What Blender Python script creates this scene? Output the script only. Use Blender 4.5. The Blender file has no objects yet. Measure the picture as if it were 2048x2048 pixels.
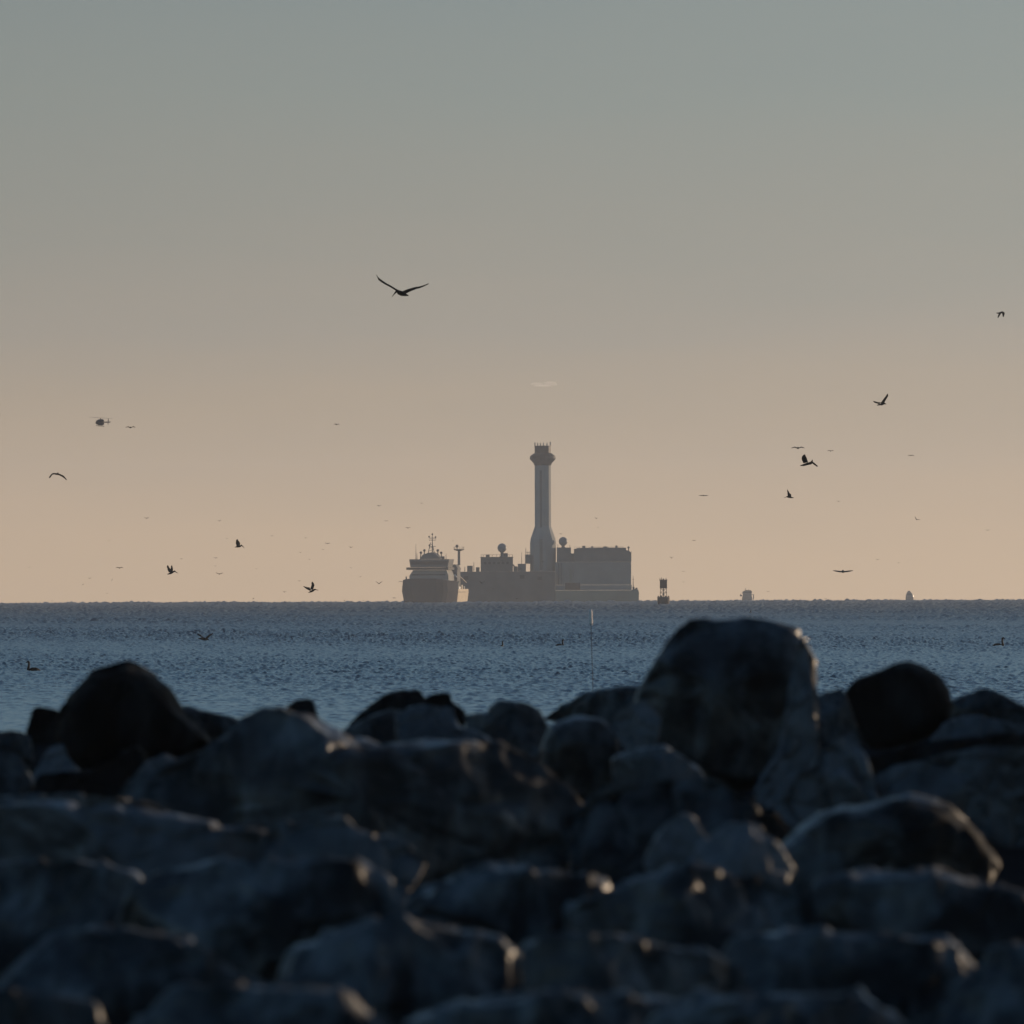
import bpy, bmesh, math, random
import numpy as np
from mathutils import Vector, Matrix, noise

# ------------------------------------------------------------------ scene, camera, sky, sun, exposure
S = bpy.context.scene
COL = S.collection
S.render.engine = 'CYCLES'
S.cycles.use_denoising = True
S.cycles.max_bounces = 6
S.cycles.volume_bounces = 1
S.render.resolution_x = S.render.resolution_y = 1024
S.view_settings.view_transform = 'Standard'
S.view_settings.look = 'None'
S.view_settings.gamma = 1
S.view_settings.exposure = 1.0
R_EARTH = 6371000.0
FPX = 22022.0            # focal length of a 387 mm lens, in 2048ths of the frame
CAM = Vector((0, 0, 4.0))
PITCH, ROLL = 0.00705, 0.0031
cam_d = bpy.data.cameras.new('camera')
cam_d.sensor_width = 36
cam_d.lens = 36 * FPX / 2048
cam_d.clip_start, cam_d.clip_end = 0.5, 60000
cam_d.dof.use_dof = True
cam_d.dof.focus_distance = 1000
cam_d.dof.aperture_fstop = 7.0
cam = bpy.data.objects.new('camera', cam_d)
COL.objects.link(cam)
FWD = Vector((0, math.cos(PITCH), math.sin(PITCH)))
U0 = Vector((0, -math.sin(PITCH), math.cos(PITCH)))
RGT = (Vector((1, 0, 0)) * math.cos(ROLL) - U0 * math.sin(ROLL)).normalized()
UPV = RGT.cross(FWD).normalized()
cam.matrix_world = Matrix(((RGT.x, UPV.x, -FWD.x, CAM.x), (RGT.y, UPV.y, -FWD.y, CAM.y), (RGT.z, UPV.z, -FWD.z, CAM.z), (0, 0, 0, 1)))
S.camera = cam

SUN_EL, SUN_AZ = math.radians(4.2), math.radians(49)     # azimuth from the view direction, to the right
W = bpy.data.worlds.new('World'); S.world = W; W.use_nodes = True
nt = W.node_tree; N = nt.nodes; L = nt.links
SKY_STR = 0.12
SKY = [(-0.004, (0.60, 0.420, 0.260)), (0.004, (0.555, 0.400, 0.256)), (0.010, (0.48, 0.362, 0.246)), (0.0165, (0.415, 0.335, 0.248)),
       (0.024, (0.352, 0.315, 0.262)), (0.033, (0.300, 0.298, 0.262)), (0.045, (0.262, 0.290, 0.270)), (0.060, (0.225, 0.272, 0.275)), (0.095, (0.19, 0.245, 0.28))]
bg = N['Background']; bg.inputs[1].default_value = SKY_STR
sky = N.new('ShaderNodeTexSky'); sky.sky_type = 'NISHITA'; sky.sun_disc = False
sky.sun_elevation, sky.sun_rotation = SUN_EL, SUN_AZ
sky.air_density, sky.dust_density, sky.ozone_density = 1.0, 1.0, 2.8
tc = N.new('ShaderNodeTexCoord'); sep = N.new('ShaderNodeSeparateXYZ'); L.new(tc.outputs['Generated'], sep.inputs[0])
mr = N.new('ShaderNodeMapRange'); mr.inputs[1].default_value = -0.01; mr.inputs[2].default_value = 0.10
mp = N.new('ShaderNodeMapping'); mp.inputs['Scale'].default_value = (14, 14, 95); mp.inputs['Rotation'].default_value = (0, math.radians(9), 0); L.new(tc.outputs['Generated'], mp.inputs['Vector'])
sn = N.new('ShaderNodeTexNoise'); sn.inputs['Scale'].default_value = 1.0; sn.inputs['Detail'].default_value = 5; L.new(mp.outputs[0], sn.inputs['Vector'])
sn1 = N.new('ShaderNodeMath'); sn1.operation = 'MULTIPLY_ADD'; sn1.inputs[1].default_value = .012; sn1.inputs[2].default_value = -.006; L.new(sn.outputs[0], sn1.inputs[0])
sn2 = N.new('ShaderNodeMath'); sn2.operation = 'ADD'; L.new(sn1.outputs[0], sn2.inputs[0]); L.new(sep.outputs[2], sn2.inputs[1])
L.new(sn2.outputs[0], mr.inputs[0])
ramp = N.new('ShaderNodeValToRGB'); L.new(mr.outputs[0], ramp.inputs[0])
while len(ramp.color_ramp.elements) < len(SKY): ramp.color_ramp.elements.new(0.5)
for e, (z, c) in zip(ramp.color_ramp.elements, SKY):
    e.position = (z + 0.01) / 0.11; e.color = (*c, 1)
az = N.new('ShaderNodeMapRange'); az.inputs[1].default_value = -0.12; az.inputs[2].default_value = 0.12
az.inputs[3].default_value = 0.80; az.inputs[4].default_value = 1.20; L.new(sep.outputs[0], az.inputs[0])
k = N.new('ShaderNodeMath'); k.operation = 'MULTIPLY'; k.inputs[1].default_value = 1 / (SKY_STR * 2 ** S.view_settings.exposure); L.new(az.outputs[0], k.inputs[0])
vs = N.new('ShaderNodeVectorMath'); vs.operation = 'SCALE'; L.new(ramp.outputs[0], vs.inputs[0]); L.new(k.outputs[0], vs.inputs[3])
f2 = N.new('ShaderNodeMapRange'); f2.interpolation_type = 'SMOOTHSTEP'; f2.inputs[1].default_value = 0.055; f2.inputs[2].default_value = 0.18; L.new(sep.outputs[2], f2.inputs[0])
f3 = N.new('ShaderNodeMapRange'); f3.interpolation_type = 'SMOOTHSTEP'; f3.inputs[1].default_value = 0.75; f3.inputs[2].default_value = 0.1; L.new(sep.outputs[1], f3.inputs[0])
fm = N.new('ShaderNodeMath'); fm.operation = 'MAXIMUM'; L.new(f2.outputs[0], fm.inputs[0]); L.new(f3.outputs[0], fm.inputs[1])
mx = N.new('ShaderNodeMix'); mx.data_type = 'RGBA'; L.new(fm.outputs[0], mx.inputs[0]); L.new(vs.outputs[0], mx.inputs[6]); L.new(sky.outputs[0], mx.inputs[7])
L.new(mx.outputs[2], bg.inputs[0])

sun_d = bpy.data.lights.new('sun', 'SUN'); sun_d.energy = 3.3; sun_d.angle = math.radians(0.5); sun_d.color = (1.0, 0.74, 0.50)
sun = bpy.data.objects.new('sun', sun_d); COL.objects.link(sun)
sv = Vector((math.sin(SUN_AZ) * math.cos(SUN_EL), math.cos(SUN_AZ) * math.cos(SUN_EL), math.sin(SUN_EL)))
sun.rotation_euler = sv.to_track_quat('Z', 'Y').to_euler()

# ------------------------------------------------------------------ helpers
def ray(px, py):
    return FWD + RGT * ((px - 1024) / FPX) + UPV * ((1024 - py) / FPX)
def P(px, py, d):                     # the point of the place seen at that direction, d metres out
    r = ray(px, py); return CAM + r * (d / r.y)
def dip(d): return -d * d / (2 * R_EARTH)
def on_sea(px, py):                   # distance at which the view ray meets the curved sea
    r = ray(px, py); s = r.z / r.y
    a = 1 / (2 * R_EARTH); disc = s * s - 4 * a * CAM.z
    return (-s - math.sqrt(max(disc, 0))) / (2 * a)

def tag(o, label=None, cat=None, group=None, kind=None):
    if label: o['label'] = label
    if cat: o['category'] = cat
    if group: o['group'] = group
    if kind: o['kind'] = kind
    return o
def empty(name, loc, rz=0.0):
    o = bpy.data.objects.new(name, None); COL.objects.link(o); o.location = loc; o.rotation_euler.z = rz; o.empty_display_size = 0.5
    return o
def link_mesh(name, me, mat, parent=None, smooth=False):
    o = bpy.data.objects.new(name, me); COL.objects.link(o)
    if mat: me.materials.append(mat)
    if parent: o.parent = parent
    if smooth: me.polygons.foreach_set('use_smooth', [True] * len(me.polygons))
    return o

class MB:
    def __init__(s): s.v = []; s.f = []
    def add(s, v, f):
        n = len(s.v); s.v += [tuple(p) for p in v]; s.f += [tuple(i + n for i in q) for q in f]
    def box(s, x0, x1, y0, y1, z0, z1):
        s.add([(x0, y0, z0), (x1, y0, z0), (x1, y1, z0), (x0, y1, z0), (x0, y0, z1), (x1, y0, z1), (x1, y1, z1), (x0, y1, z1)],
              [(3, 2, 1, 0), (4, 5, 6, 7), (0, 1, 5, 4), (1, 2, 6, 5), (2, 3, 7, 6), (3, 0, 4, 7)]); return s
    def prism(s, pts, y0, y1):        # profile in x, z extruded along y
        n = len(pts); v = [(x, y0, z) for x, z in pts] + [(x, y1, z) for x, z in pts]
        f = [tuple(range(n)), tuple(reversed(range(n, 2 * n)))] + [((i + 1) % n, i, n + i, n + (i + 1) % n) for i in range(n)]
        s.add(v, f); return s
    def lathe(s, prof, c=(0, 0, 0), seg=20, sq=False):
        v = []; f = []; m = len(prof)
        for r, z in prof:
            for i in range(seg):
                a = 2 * math.pi * (i + .5) / seg
                v.append((c[0] + r * math.cos(a), c[1] + r * math.sin(a), c[2] + z))
        for j in range(m - 1):
            for i in range(seg):
                f.append((j * seg + i, j * seg + (i + 1) % seg, (j + 1) * seg + (i + 1) % seg, (j + 1) * seg + i))
        f.append(tuple(reversed(range(seg)))); f.append(tuple(range((m - 1) * seg, m * seg)))
        s.add(v, f); return s
    def ball(s, c, r, seg=16, rings=10):
        return s.lathe([(max(r * math.sin(math.pi * i / rings), .001 * r), -r * math.cos(math.pi * i / rings)) for i in range(rings + 1)], c, seg)
    def tube(s, pts, radii, seg=8, flat=1.0):
        pts = [Vector(p) for p in pts]; n = len(pts); v = []; f = []
        if not hasattr(radii, '__len__'): radii = [radii] * n
        for i, p in enumerate(pts):
            t = (pts[min(i + 1, n - 1)] - pts[max(i - 1, 0)]).normalized()
            a = Vector((0, 1, 0)) if abs(t.y) < .9 else Vector((1, 0, 0))
            u = t.cross(a).normalized(); w = u.cross(t).normalized()
            for q in range(seg):
                g = 2 * math.pi * q / seg
                v.append(p + u * (radii[i] * math.cos(g)) + w * (radii[i] * flat * math.sin(g)))
        for i in range(n - 1):
            for q in range(seg):
                f.append((i * seg + q, i * seg + (q + 1) % seg, (i + 1) * seg + (q + 1) % seg, (i + 1) * seg + q))
        f.append(tuple(reversed(range(seg)))); f.append(tuple(range((n - 1) * seg, n * seg)))
        s.add(v, f); return s
    def mesh(s, name):
        me = bpy.data.meshes.new(name); me.from_pydata(s.v, [], s.f)
        bm = bmesh.new(); bm.from_mesh(me); bmesh.ops.recalc_face_normals(bm, faces=bm.faces); bm.to_mesh(me); bm.free()
        me.update(); return me
    def build(s, name, mat, parent=None, smooth=False):
        return link_mesh(name, s.mesh(name), mat, parent, smooth)

def mat(name, col, rough=0.6, metal=0.0, var=0.25, scale=0.5, bump=0.0, spec=0.03):
    m = bpy.data.materials.new(name); m.use_nodes = True
    n = m.node_tree.nodes; l = m.node_tree.links; b = n['Principled BSDF']
    b.inputs['Roughness'].default_value = rough; b.inputs['Metallic'].default_value = metal
    b.inputs['Specular IOR Level'].default_value = spec
    t = n.new('ShaderNodeTexCoord'); nz = n.new('ShaderNodeTexNoise'); nz.inputs['Scale'].default_value = scale; nz.inputs['Detail'].default_value = 6
    l.new(t.outputs['Object'], nz.inputs['Vector'])
    r = n.new('ShaderNodeValToRGB'); e = r.color_ramp.elements
    e[0].position, e[1].position = .3, .7
    e[0].color = (*[c * (1 - var) for c in col], 1); e[1].color = (*[min(1, c * (1 + var)) for c in col], 1)
    l.new(nz.outputs[0], r.inputs[0]); l.new(r.outputs[0], b.inputs['Base Color'])
    if bump:
        bp = n.new('ShaderNodeBump'); bp.inputs['Strength'].default_value = bump; bp.inputs['Distance'].default_value = .1
        l.new(nz.outputs[0], bp.inputs['Height']); l.new(bp.outputs[0], b.inputs['Normal'])
    return m
M = {
    'hull': mat('hull_paint', (.085, .083, .078), .9, var=.2, scale=.15),
    'hull_far': mat('pale_hull_paint', (.18, .18, .14), .9, var=.15, scale=.1),
    'bow': mat('dark_bow_paint', (.022, .022, .024), .95, var=.2, scale=.15, spec=0.0),
    'grey': mat('grey_deck_paint', (.10, .10, .098), .85, var=.15, scale=.2),
    'grey2': mat('pale_house_paint', (.19, .19, .18), .85, var=.15, scale=.12),
    'tower': mat('tower_paint', (.20, .205, .20), .8, var=.12, scale=.1),
    'dark': mat('dark_steel', (.012, .012, .013), .5, var=.3, scale=.4),
    'white': mat('white_paint', (.75, .73, .70), .3, var=.06, scale=.3, spec=.5),
    'cream': mat('cream_paint', (.34, .29, .22), .7, var=.12, scale=.3),
    'dome': mat('radome_shell', (.13, .14, .155), .35, var=.06, scale=.5),
    'mast': mat('mast_steel', (.03, .03, .032), .5, var=.3, scale=.6),
    'glass': mat('window_glass', (.01, .012, .015), .08, var=.1, scale=.5),
    'buoy': mat('buoy_paint', (.020, .017, .017), .6, var=.4, scale=.9),
    'feather': mat('dark_feathers', (.014, .012, .011), .7, var=.35, scale=9),
    'wet_feather': mat('wet_dark_feathers', (.004, .004, .005), .6, var=.3, scale=9),
    'gull': mat('grey_feathers', (.10, .095, .09), .7, var=.3, scale=9),
    'heli': mat('helicopter_paint', (.012, .013, .025), .3, var=.2, scale=1),
    'stake': mat('weathered_stake', (.06, .045, .042), .7, var=.3, scale=6),
    'stake_top': mat('pale_stake_paint', (.72, .62, .56), .6, var=.1, scale=6),
}
def rock_material(name='wet_dark_stone', pale=1.7, dry=.45, patch=1.6):
    m = bpy.data.materials.new(name); m.use_nodes = True
    n = m.node_tree.nodes; l = m.node_tree.links; b = n['Principled BSDF']
    t = n.new('ShaderNodeTexCoord')
    oi = n.new('ShaderNodeObjectInfo')
    nz = n.new('ShaderNodeTexNoise'); nz.inputs['Scale'].default_value = 3.5; nz.inputs['Detail'].default_value = 9; nz.inputs['Roughness'].default_value = .65
    l.new(t.outputs['Object'], nz.inputs['Vector'])
    st = n.new('ShaderNodeMapping'); st.inputs['Scale'].default_value = (2.6, 2.6, 1.1)
    sc3 = n.new('ShaderNodeVectorMath'); sc3.operation = 'SCALE'; sc3.inputs[0].default_value = (1.3, 2.4, .9); l.new(oi.outputs['Random'], sc3.inputs[3]); l.new(sc3.outputs[0], st.inputs['Rotation'])
    sc4 = n.new('ShaderNodeVectorMath'); sc4.operation = 'SCALE'; sc4.inputs[0].default_value = (31, 17, 43); l.new(oi.outputs['Random'], sc4.inputs[3]); l.new(sc4.outputs[0], st.inputs['Location'])
    l.new(t.outputs['Object'], st.inputs['Vector'])
    n2 = n.new('ShaderNodeTexNoise'); n2.inputs['Scale'].default_value = 1.5; n2.inputs['Detail'].default_value = 9; n2.inputs['Roughness'].default_value = .66; l.new(st.outputs[0], n2.inputs['Vector'])
    r = n.new('ShaderNodeValToRGB'); e = r.color_ramp.elements
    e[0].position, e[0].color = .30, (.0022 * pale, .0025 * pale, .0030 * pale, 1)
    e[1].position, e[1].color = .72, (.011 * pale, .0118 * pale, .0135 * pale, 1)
    l.new(nz.outputs[0], r.inputs[0])
    r2 = n.new('ShaderNodeValToRGB'); e = r2.color_ramp.elements
    e[0].position, e[0].color = .49, (0, 0, 0, 1); e[1].position, e[1].color = .66, (.75, .75, .75, 1)
    l.new(n2.outputs[0], r2.inputs[0])
    mxx = n.new('ShaderNodeMix'); mxx.data_type = 'RGBA'; l.new(r2.outputs[0], mxx.inputs[0]); l.new(r.outputs[0], mxx.inputs[6]); mxx.inputs[7].default_value = (.062 * patch, .071 * patch, .081 * patch, 1)
    l.new(mxx.outputs[2], b.inputs['Base Color'])
    n4 = n.new('ShaderNodeTexNoise'); n4.inputs['Scale'].default_value = 2.4; n4.inputs['Detail'].default_value = 3; l.new(t.outputs['Object'], n4.inputs['Vector'])
    rr = n.new('ShaderNodeMapRange'); rr.inputs[1].default_value = .40; rr.inputs[2].default_value = .60; rr.inputs[3].default_value = .42; rr.inputs[4].default_value = .80; l.new(n4.outputs[0], rr.inputs[0]); l.new(rr.outputs[0], b.inputs['Roughness'])
    sp = n.new('ShaderNodeMapRange'); sp.inputs[1].default_value = .42; sp.inputs[2].default_value = .60; sp.inputs[3].default_value = dry; sp.inputs[4].default_value = .04
    l.new(n4.outputs[0], sp.inputs[0]); l.new(sp.outputs[0], b.inputs['Specular IOR Level'])          # wet patches and dry ones
    n3 = n.new('ShaderNodeTexNoise'); n3.inputs['Scale'].default_value = 14; n3.inputs['Detail'].default_value = 8; l.new(t.outputs['Object'], n3.inputs['Vector'])
    bp = n.new('ShaderNodeBump'); bp.inputs['Strength'].default_value = .55; bp.inputs['Distance'].default_value = .03
    l.new(n3.outputs[0], bp.inputs['Height']); l.new(bp.outputs[0], b.inputs['Normal'])
    return m
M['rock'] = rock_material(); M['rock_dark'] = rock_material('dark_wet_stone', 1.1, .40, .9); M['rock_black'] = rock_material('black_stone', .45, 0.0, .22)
M['rubble'] = mat('wet_rubble', (.012, .0125, .014), .95, var=.5, scale=2.5, bump=.4, spec=0.0)
def sea_material():
    m = bpy.data.materials.new('sea_water'); m.use_nodes = True
    n = m.node_tree.nodes; l = m.node_tree.links; b = n['Principled BSDF']
    b.inputs['Base Color'].default_value = (.006, .034, .052, 1); b.inputs['IOR'].default_value = 1.333
    t = n.new('ShaderNodeTexCoord')
    ln = n.new('ShaderNodeVectorMath'); ln.operation = 'LENGTH'; l.new(t.outputs['Object'], ln.inputs[0])      # rougher, windier water offshore
    mr = n.new('ShaderNodeMapRange'); mr.inputs[1].default_value = 380; mr.inputs[2].default_value = 2600; mr.inputs[3].default_value = .25; mr.inputs[4].default_value = .60
    l.new(ln.outputs['Value'], mr.inputs[0]); l.new(mr.outputs[0], b.inputs['Roughness'])
    nz = n.new('ShaderNodeTexNoise'); nz.inputs['Scale'].default_value = 1.6; nz.inputs['Detail'].default_value = 4
    l.new(t.outputs['Object'], nz.inputs['Vector'])
    bp = n.new('ShaderNodeBump'); bp.inputs['Strength'].default_value = .5; bp.inputs['Distance'].default_value = .1
    l.new(nz.outputs[0], bp.inputs['Height']); l.new(bp.outputs[0], b.inputs['Normal'])
    return m
M['sea'] = sea_material()

# ------------------------------------------------------------------ sea: one sheet that follows the earth's curve, with real waves
rng = np.random.default_rng(7)
A = 0.066
th = np.concatenate([np.linspace(-A, A, 1050), np.linspace(A, 2 * math.pi - A, 62)[1:-1]])
fine = np.ones(th.size); fine[1050:] = 0
rs = list(np.linspace(1.0, 240, 20))
while rs[-1] < 9700: rs.append(rs[-1] + min(max(.2, 0.22 * (rs[-1] / 400) ** 1.4), 40))
rs = np.array(rs); dr = np.gradient(rs)
print('sea grid', rs.size, th.size)
X = rs[:, None] * np.sin(th)[None, :]; Y = rs[:, None] * np.cos(th)[None, :]
Z = np.zeros_like(X)
def wave_set(n, l0, l1, steep, spread, mean, res=2.2, near=1.0, r0=500, r1=2400):
    global Z
    for i in range(n):
        lam = l0 * (l1 / l0) ** rng.random(); kk = 2 * math.pi / lam
        a = steep / kk * math.sqrt(2.0 / n) * (0.5 + rng.random()); d = mean + rng.normal() * spread
        fade = np.clip((lam / (res * np.maximum(dr, 1e-3)) - 1) * 1.5, 0, 1)
        tt = np.clip((rs - r0) / (r1 - r0), 0, 1); fade = fade * (near + (1 - near) * tt * tt * (3 - 2 * tt))
        rows = np.nonzero(fade > 0)[0]
        if rows.size == 0: continue
        c = math.sin(d) * kk; e = math.cos(d) * kk; ph = rng.random() * 6.28
        Z[rows] += (a * fade[rows])[:, None] * np.sin(X[rows] * c + Y[rows] * e + ph)
wave_set(14, 18, 60, .030, .5, 2.9, .8, .15, 1200, 5000)
wave_set(30, 5, 18, .060, .8, 2.8, .7, .10, 900, 3200)
wave_set(40, 1.4, 5, .09, .9, 2.7, 1.2, .26, 450, 1300)
wave_set(60, .36, 1.1, .15, .8, 2.8, 1.2)
def chop(rb, n, rms_px, wide=.30):      # short steep cross chop, growing with the fetch
    global Z
    wgt = np.exp(-(np.log(np.maximum(rs, 1) / rb) / wide) ** 2); wgt[wgt < .02] = 0
    rows = np.nonzero(wgt)[0]; drb = 0.22 * (rb / 400) ** 1.4
    for i in range(n):
        lx = rb / FPX * (14 * 6 ** rng.random()); ly = drb * (2.2 + 3.5 * rng.random())
        a = rms_px * rb / FPX * math.sqrt(2 / n) * (.5 + rng.random())
        c = 2 * math.pi / lx * (1 if rng.random() < .5 else -1); e = 2 * math.pi / ly; ph = rng.random() * 6.28
        Z[rows] += (a * wgt[rows])[:, None] * np.sin(X[rows] * c + Y[rows] * e + ph)
for rb_, am_ in ((520, .5), (650, 1.0), (850, 1.35), (1200, 1.35), (1700, 1.25), (2400, 1.2), (3500, 1.2), (5200, 1.1), (7400, 1.0)): chop(rb_, 28, am_)
gust = 1 + .35 * np.sin(X / 37 + Y / 140 + 1) * np.sin(X / 71 - Y / 230) + .25 * np.sin(X / 19 + Y / 63)
edge = np.clip((A - np.abs(np.where(th > math.pi, th - 2 * math.pi, th))) / .004, 0, 1) * fine
Z *= gust * edge[None, :] * np.clip((rs - 235) / 25, 0, 1)[:, None]
Z += -(rs ** 2 / (2 * R_EARTH))[:, None] - (.55 * np.clip((rs - 1500) / 5500, 0, 1.3))[:, None]
nr, ncol = X.shape
me = bpy.data.meshes.new('sea')
co = np.stack([X, Y, Z], -1).reshape(-1, 3).astype(np.float32)
ii = np.arange(nr - 1)[:, None] * ncol + np.arange(ncol)[None, :]
jj = np.arange(nr - 1)[:, None] * ncol + (np.arange(ncol)[None, :] + 1) % ncol
quads = np.stack([ii, ii + ncol, jj + ncol, jj], -1).reshape(-1).astype(np.int32)
me.vertices.add(co.shape[0]); me.vertices.foreach_set('co', co.ravel())
me.loops.add(quads.size); me.loops.foreach_set('vertex_index', quads)
nq = quads.size // 4
me.polygons.add(nq); me.polygons.foreach_set('loop_start', np.arange(0, quads.size, 4, dtype=np.int32))
try: me.polygons.foreach_set('loop_total', np.full(nq, 4, dtype=np.int32))
except Exception: pass
me.update(calc_edges=True)
me.polygons.foreach_set('use_smooth', np.ones(nq, dtype=bool))
sea = link_mesh('sea', me, M['sea']); tag(sea, kind='structure')
del X, Y, Z, co, quads, ii, jj, gust

# ------------------------------------------------------------------ haze over the water
def haze():
    b = MB().box(-9900, 9900, -9900, 9900, -30, 118)
    m = bpy.data.materials.new('haze_air'); m.use_nodes = True
    n = m.node_tree.nodes; n.remove(n['Principled BSDF'])
    v = n.new('ShaderNodeVolumePrincipled'); v.inputs['Color'].default_value = (.78, .84, .93, 1)
    v.inputs['Density'].default_value = HAZE; v.inputs['Anisotropy'].default_value = 0.0
    m.node_tree.links.new(v.outputs[0], n['Material Output'].inputs['Volume'])
    o = b.build('haze', m); tag(o, kind='stuff'); return o
HAZE = 4.4e-5
haze()

# ------------------------------------------------------------------ shore bed under the rocks
def shore():
    nx, ny = 170, 150; v = []; f = []
    for j in range(ny):
        y = -60 + 185 * j / (ny - 1)
        for i in range(nx):
            x = -40 + 80 * i / (nx - 1)
            z = float(np.interp(y, [-60, 36, 48, 60, 72, 80, 88, 97, 104, 120], [1.7, 1.6, 1.65, 1.7, 1.85, 2.15, 2.7, 2.72, .6, -3]))
            if x > 5.5 and 40 < y < 150:  # bank added out of view, heights shaped to keep sun off certain rocks
                shade_bank = float(np.interp(y, [40, 58, 63, 76.3, 78.3, 84, 91, 120], [2.6, 2.5, 1.3, 1.3, 3.3, 3.6, 4.0, 4.1])) + .9 * noise.noise((x * .25, y * .30, 5)) + .6 * noise.noise((x * .8, y * .9, 8))
                t_ = min(1, (x - 5.5) / 1.4) * min(1, (y - 40) / 8) * min(1, max(0, (118 - y) / 8))
                z = z * (1 - t_) + shade_bank * t_ + .35 * t_ * abs(noise.noise((x * 1.3, y * 1.1, 2)))
            z -= max(0, abs(x) - 30) * .3
            v.append((x, y, z + .12 * noise.noise((x * .5, y * .5, 0)) + .06 * noise.noise((x * 2, y * 2, 3))))
    for j in range(ny - 1):
        for i in range(nx - 1):
            a = j * nx + i; f.append((a, a + 1, a + nx + 1, a + nx))
    b = MB(); b.add(v, f); o = b.build('ground', M['rubble'], smooth=True); tag(o, kind='structure')
shore()

# ------------------------------------------------------------------ boulders
_pale = {}
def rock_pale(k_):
    if k_ not in _pale: _pale[k_] = rock_material('pale_skylit_stone', k_, .40, 1.3)  # on the rib this paleness stands in for light from the sky
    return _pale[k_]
def resample(pts, n):
    p = [Vector((x, y)) for x, y in pts]; m = len(p); out = []
    for i in range(m):
        a, b, c, d = p[(i - 1) % m], p[i], p[(i + 1) % m], p[(i + 2) % m]
        for s in range(8):
            t = s / 8; sp = .5 * ((2 * b) + (c - a) * t + (2 * a - 5 * b + 4 * c - d) * t * t + (3 * b - a - 3 * c + d) * t ** 3)
            ln = b.lerp(c, t); out.append(ln * .7 + sp * .3)
    q = out + [out[0]]; seg = [0]
    for i in range(len(q) - 1): seg.append(seg[-1] + (q[i + 1] - q[i]).length)
    res = []; j = 0
    for i in range(n):
        t = seg[-1] * i / n
        while seg[j + 1] < t: j += 1
        res.append(q[j].lerp(q[j + 1], (t - seg[j]) / max(seg[j + 1] - seg[j], 1e-6)))
    return res
PALE = {5: 3.0, 10: 5, 11: 3, 15: 11, 16: 10, 17: 4, 20: 6, 22: 6, 25: 10, 26: 11, 27: 6, 28: 8, 29: 6, 30: 11, 33: 6, 34: 10, 35: 6}     # paler stones, the rib's skylight put into its colour: seed -> how pale
BLACK = {1, 2, 6, 7, 8, 18, 21, 31}
DARK = {3, 4, 12, 14, 19, 23, 24, 32}
SMOOTH = {1: .45, 5: 1.1, 12: .4, 18: .3, 14: .7, 23: .6}
RIDGED = {15: .10, 16: .13, 22: .05, 26: .05}
def boulder(pts, d, label, seed, thick=.62, facets=7, rough=1.0, group='dark shore boulders'):
    rnd = random.Random(seed)
    n = 132
    w = [P(x, y, d) for x, y in resample(pts, n)]
    c = sum(w, Vector()) / n
    loc = [(p.x - c.x, p.z - c.z) for p in w]
    xs = [p[0] for p in loc]; zs = [p[1] for p in loc]
    wx, wz = max(xs) - min(xs), max(zs) - min(zs); size = (wx + wz) / 2
    T = thick * min(max(wx, wz), 1.7 * min(wx, wz))
    rings = 24; v = []; f = []
    off = (rnd.uniform(-.10, .10) * wx, rnd.uniform(-.02, .14) * wz)
    def ring(t):                                    # t in -1..1, front is -1
        s = (1 - abs(t) ** 2.9) ** (1 / 2.6)
        k2 = (1 - s)
        return [((x * s) + off[0] * k2 * (1 if t < 0 else -1), t * T, z * s + off[1] * k2) for x, z in loc]
    ts = [math.sin(math.pi / 2 * (-1 + 2 * i / (2 * rings))) for i in range(2 * rings + 1)][1:-1]
    for t in ts: v += ring(t)
    v.append((off[0], -T, off[1])); v.append((-off[0], T, off[1]))
    m = len(ts)
    for j in range(m - 1):
        for i in range(n): f.append((j * n + i, j * n + (i + 1) % n, (j + 1) * n + (i + 1) % n, (j + 1) * n + i))
    for i in range(n):
        f.append((m * n, (i + 1) % n, i)); f.append((m * n + 1, (m - 1) * n + i, (m - 1) * n + (i + 1) % n))
    V = [Vector(p) for p in v]
    for q in range(int(facets * (1.6 if seed not in SMOOTH else 1))):                        # flat broken faces on the front and the back
        a = rnd.uniform(-1, 1) * .9; b2 = rnd.uniform(-.35, 1.15) * .9; sgn = 1 if q in (1, 4) else -1
        nn = Vector((a, sgn, b2)).normalized()
        h = max(p.dot(nn) for p in V) - rnd.uniform(.05, .19 if seed in SMOOTH or seed >= 60 else .30) * size
        for p in V:
            e = p.dot(nn) - h
            if e > 0:
                dy = e / nn.y
                p.y -= dy * .94
    sd = Vector((seed * 3.7, seed * 1.3, 0))
    me = bpy.data.meshes.new('boulder'); me.from_pydata(V, [], f); me.update()
    nor = [x.vector.copy() for x in me.vertex_normals]
    for p, no in zip(V, nor):
        q = p / size
        h = noise.noise(q * 2.2 + sd) * .030 - (abs(noise.noise(q * 4.5 + sd)) - .25) * .040 + noise.noise(q * 9 + sd) * .016 - abs(noise.noise(q * 19 + sd)) * .016
        if seed in RIDGED: h -= abs(noise.noise(Vector((q.x * 6 + q.z * 1.5, q.y * 4, q.z * .9)) + sd)) * RIDGED[seed]
        vd = noise.voronoi(q * Vector((2.6, 2.6, 1.6)) + sd + Vector((h, h, h)) * 3)[0]; cr = (vd[1] - vd[0])
        if cr < .10: h -= .035 * (1 - cr / .10)
        p += no * (h * size * SMOOTH.get(seed, 1.0))
    me.vertices.foreach_set('co', [x for p in V for x in p])
    bm = bmesh.new(); bm.from_mesh(me); bmesh.ops.recalc_face_normals(bm, faces=bm.faces); bm.to_mesh(me); bm.free(); me.update()
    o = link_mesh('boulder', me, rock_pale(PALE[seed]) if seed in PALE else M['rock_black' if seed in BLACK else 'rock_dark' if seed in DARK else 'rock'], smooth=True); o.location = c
    tag(o, label, 'boulder', group)
    return o
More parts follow.
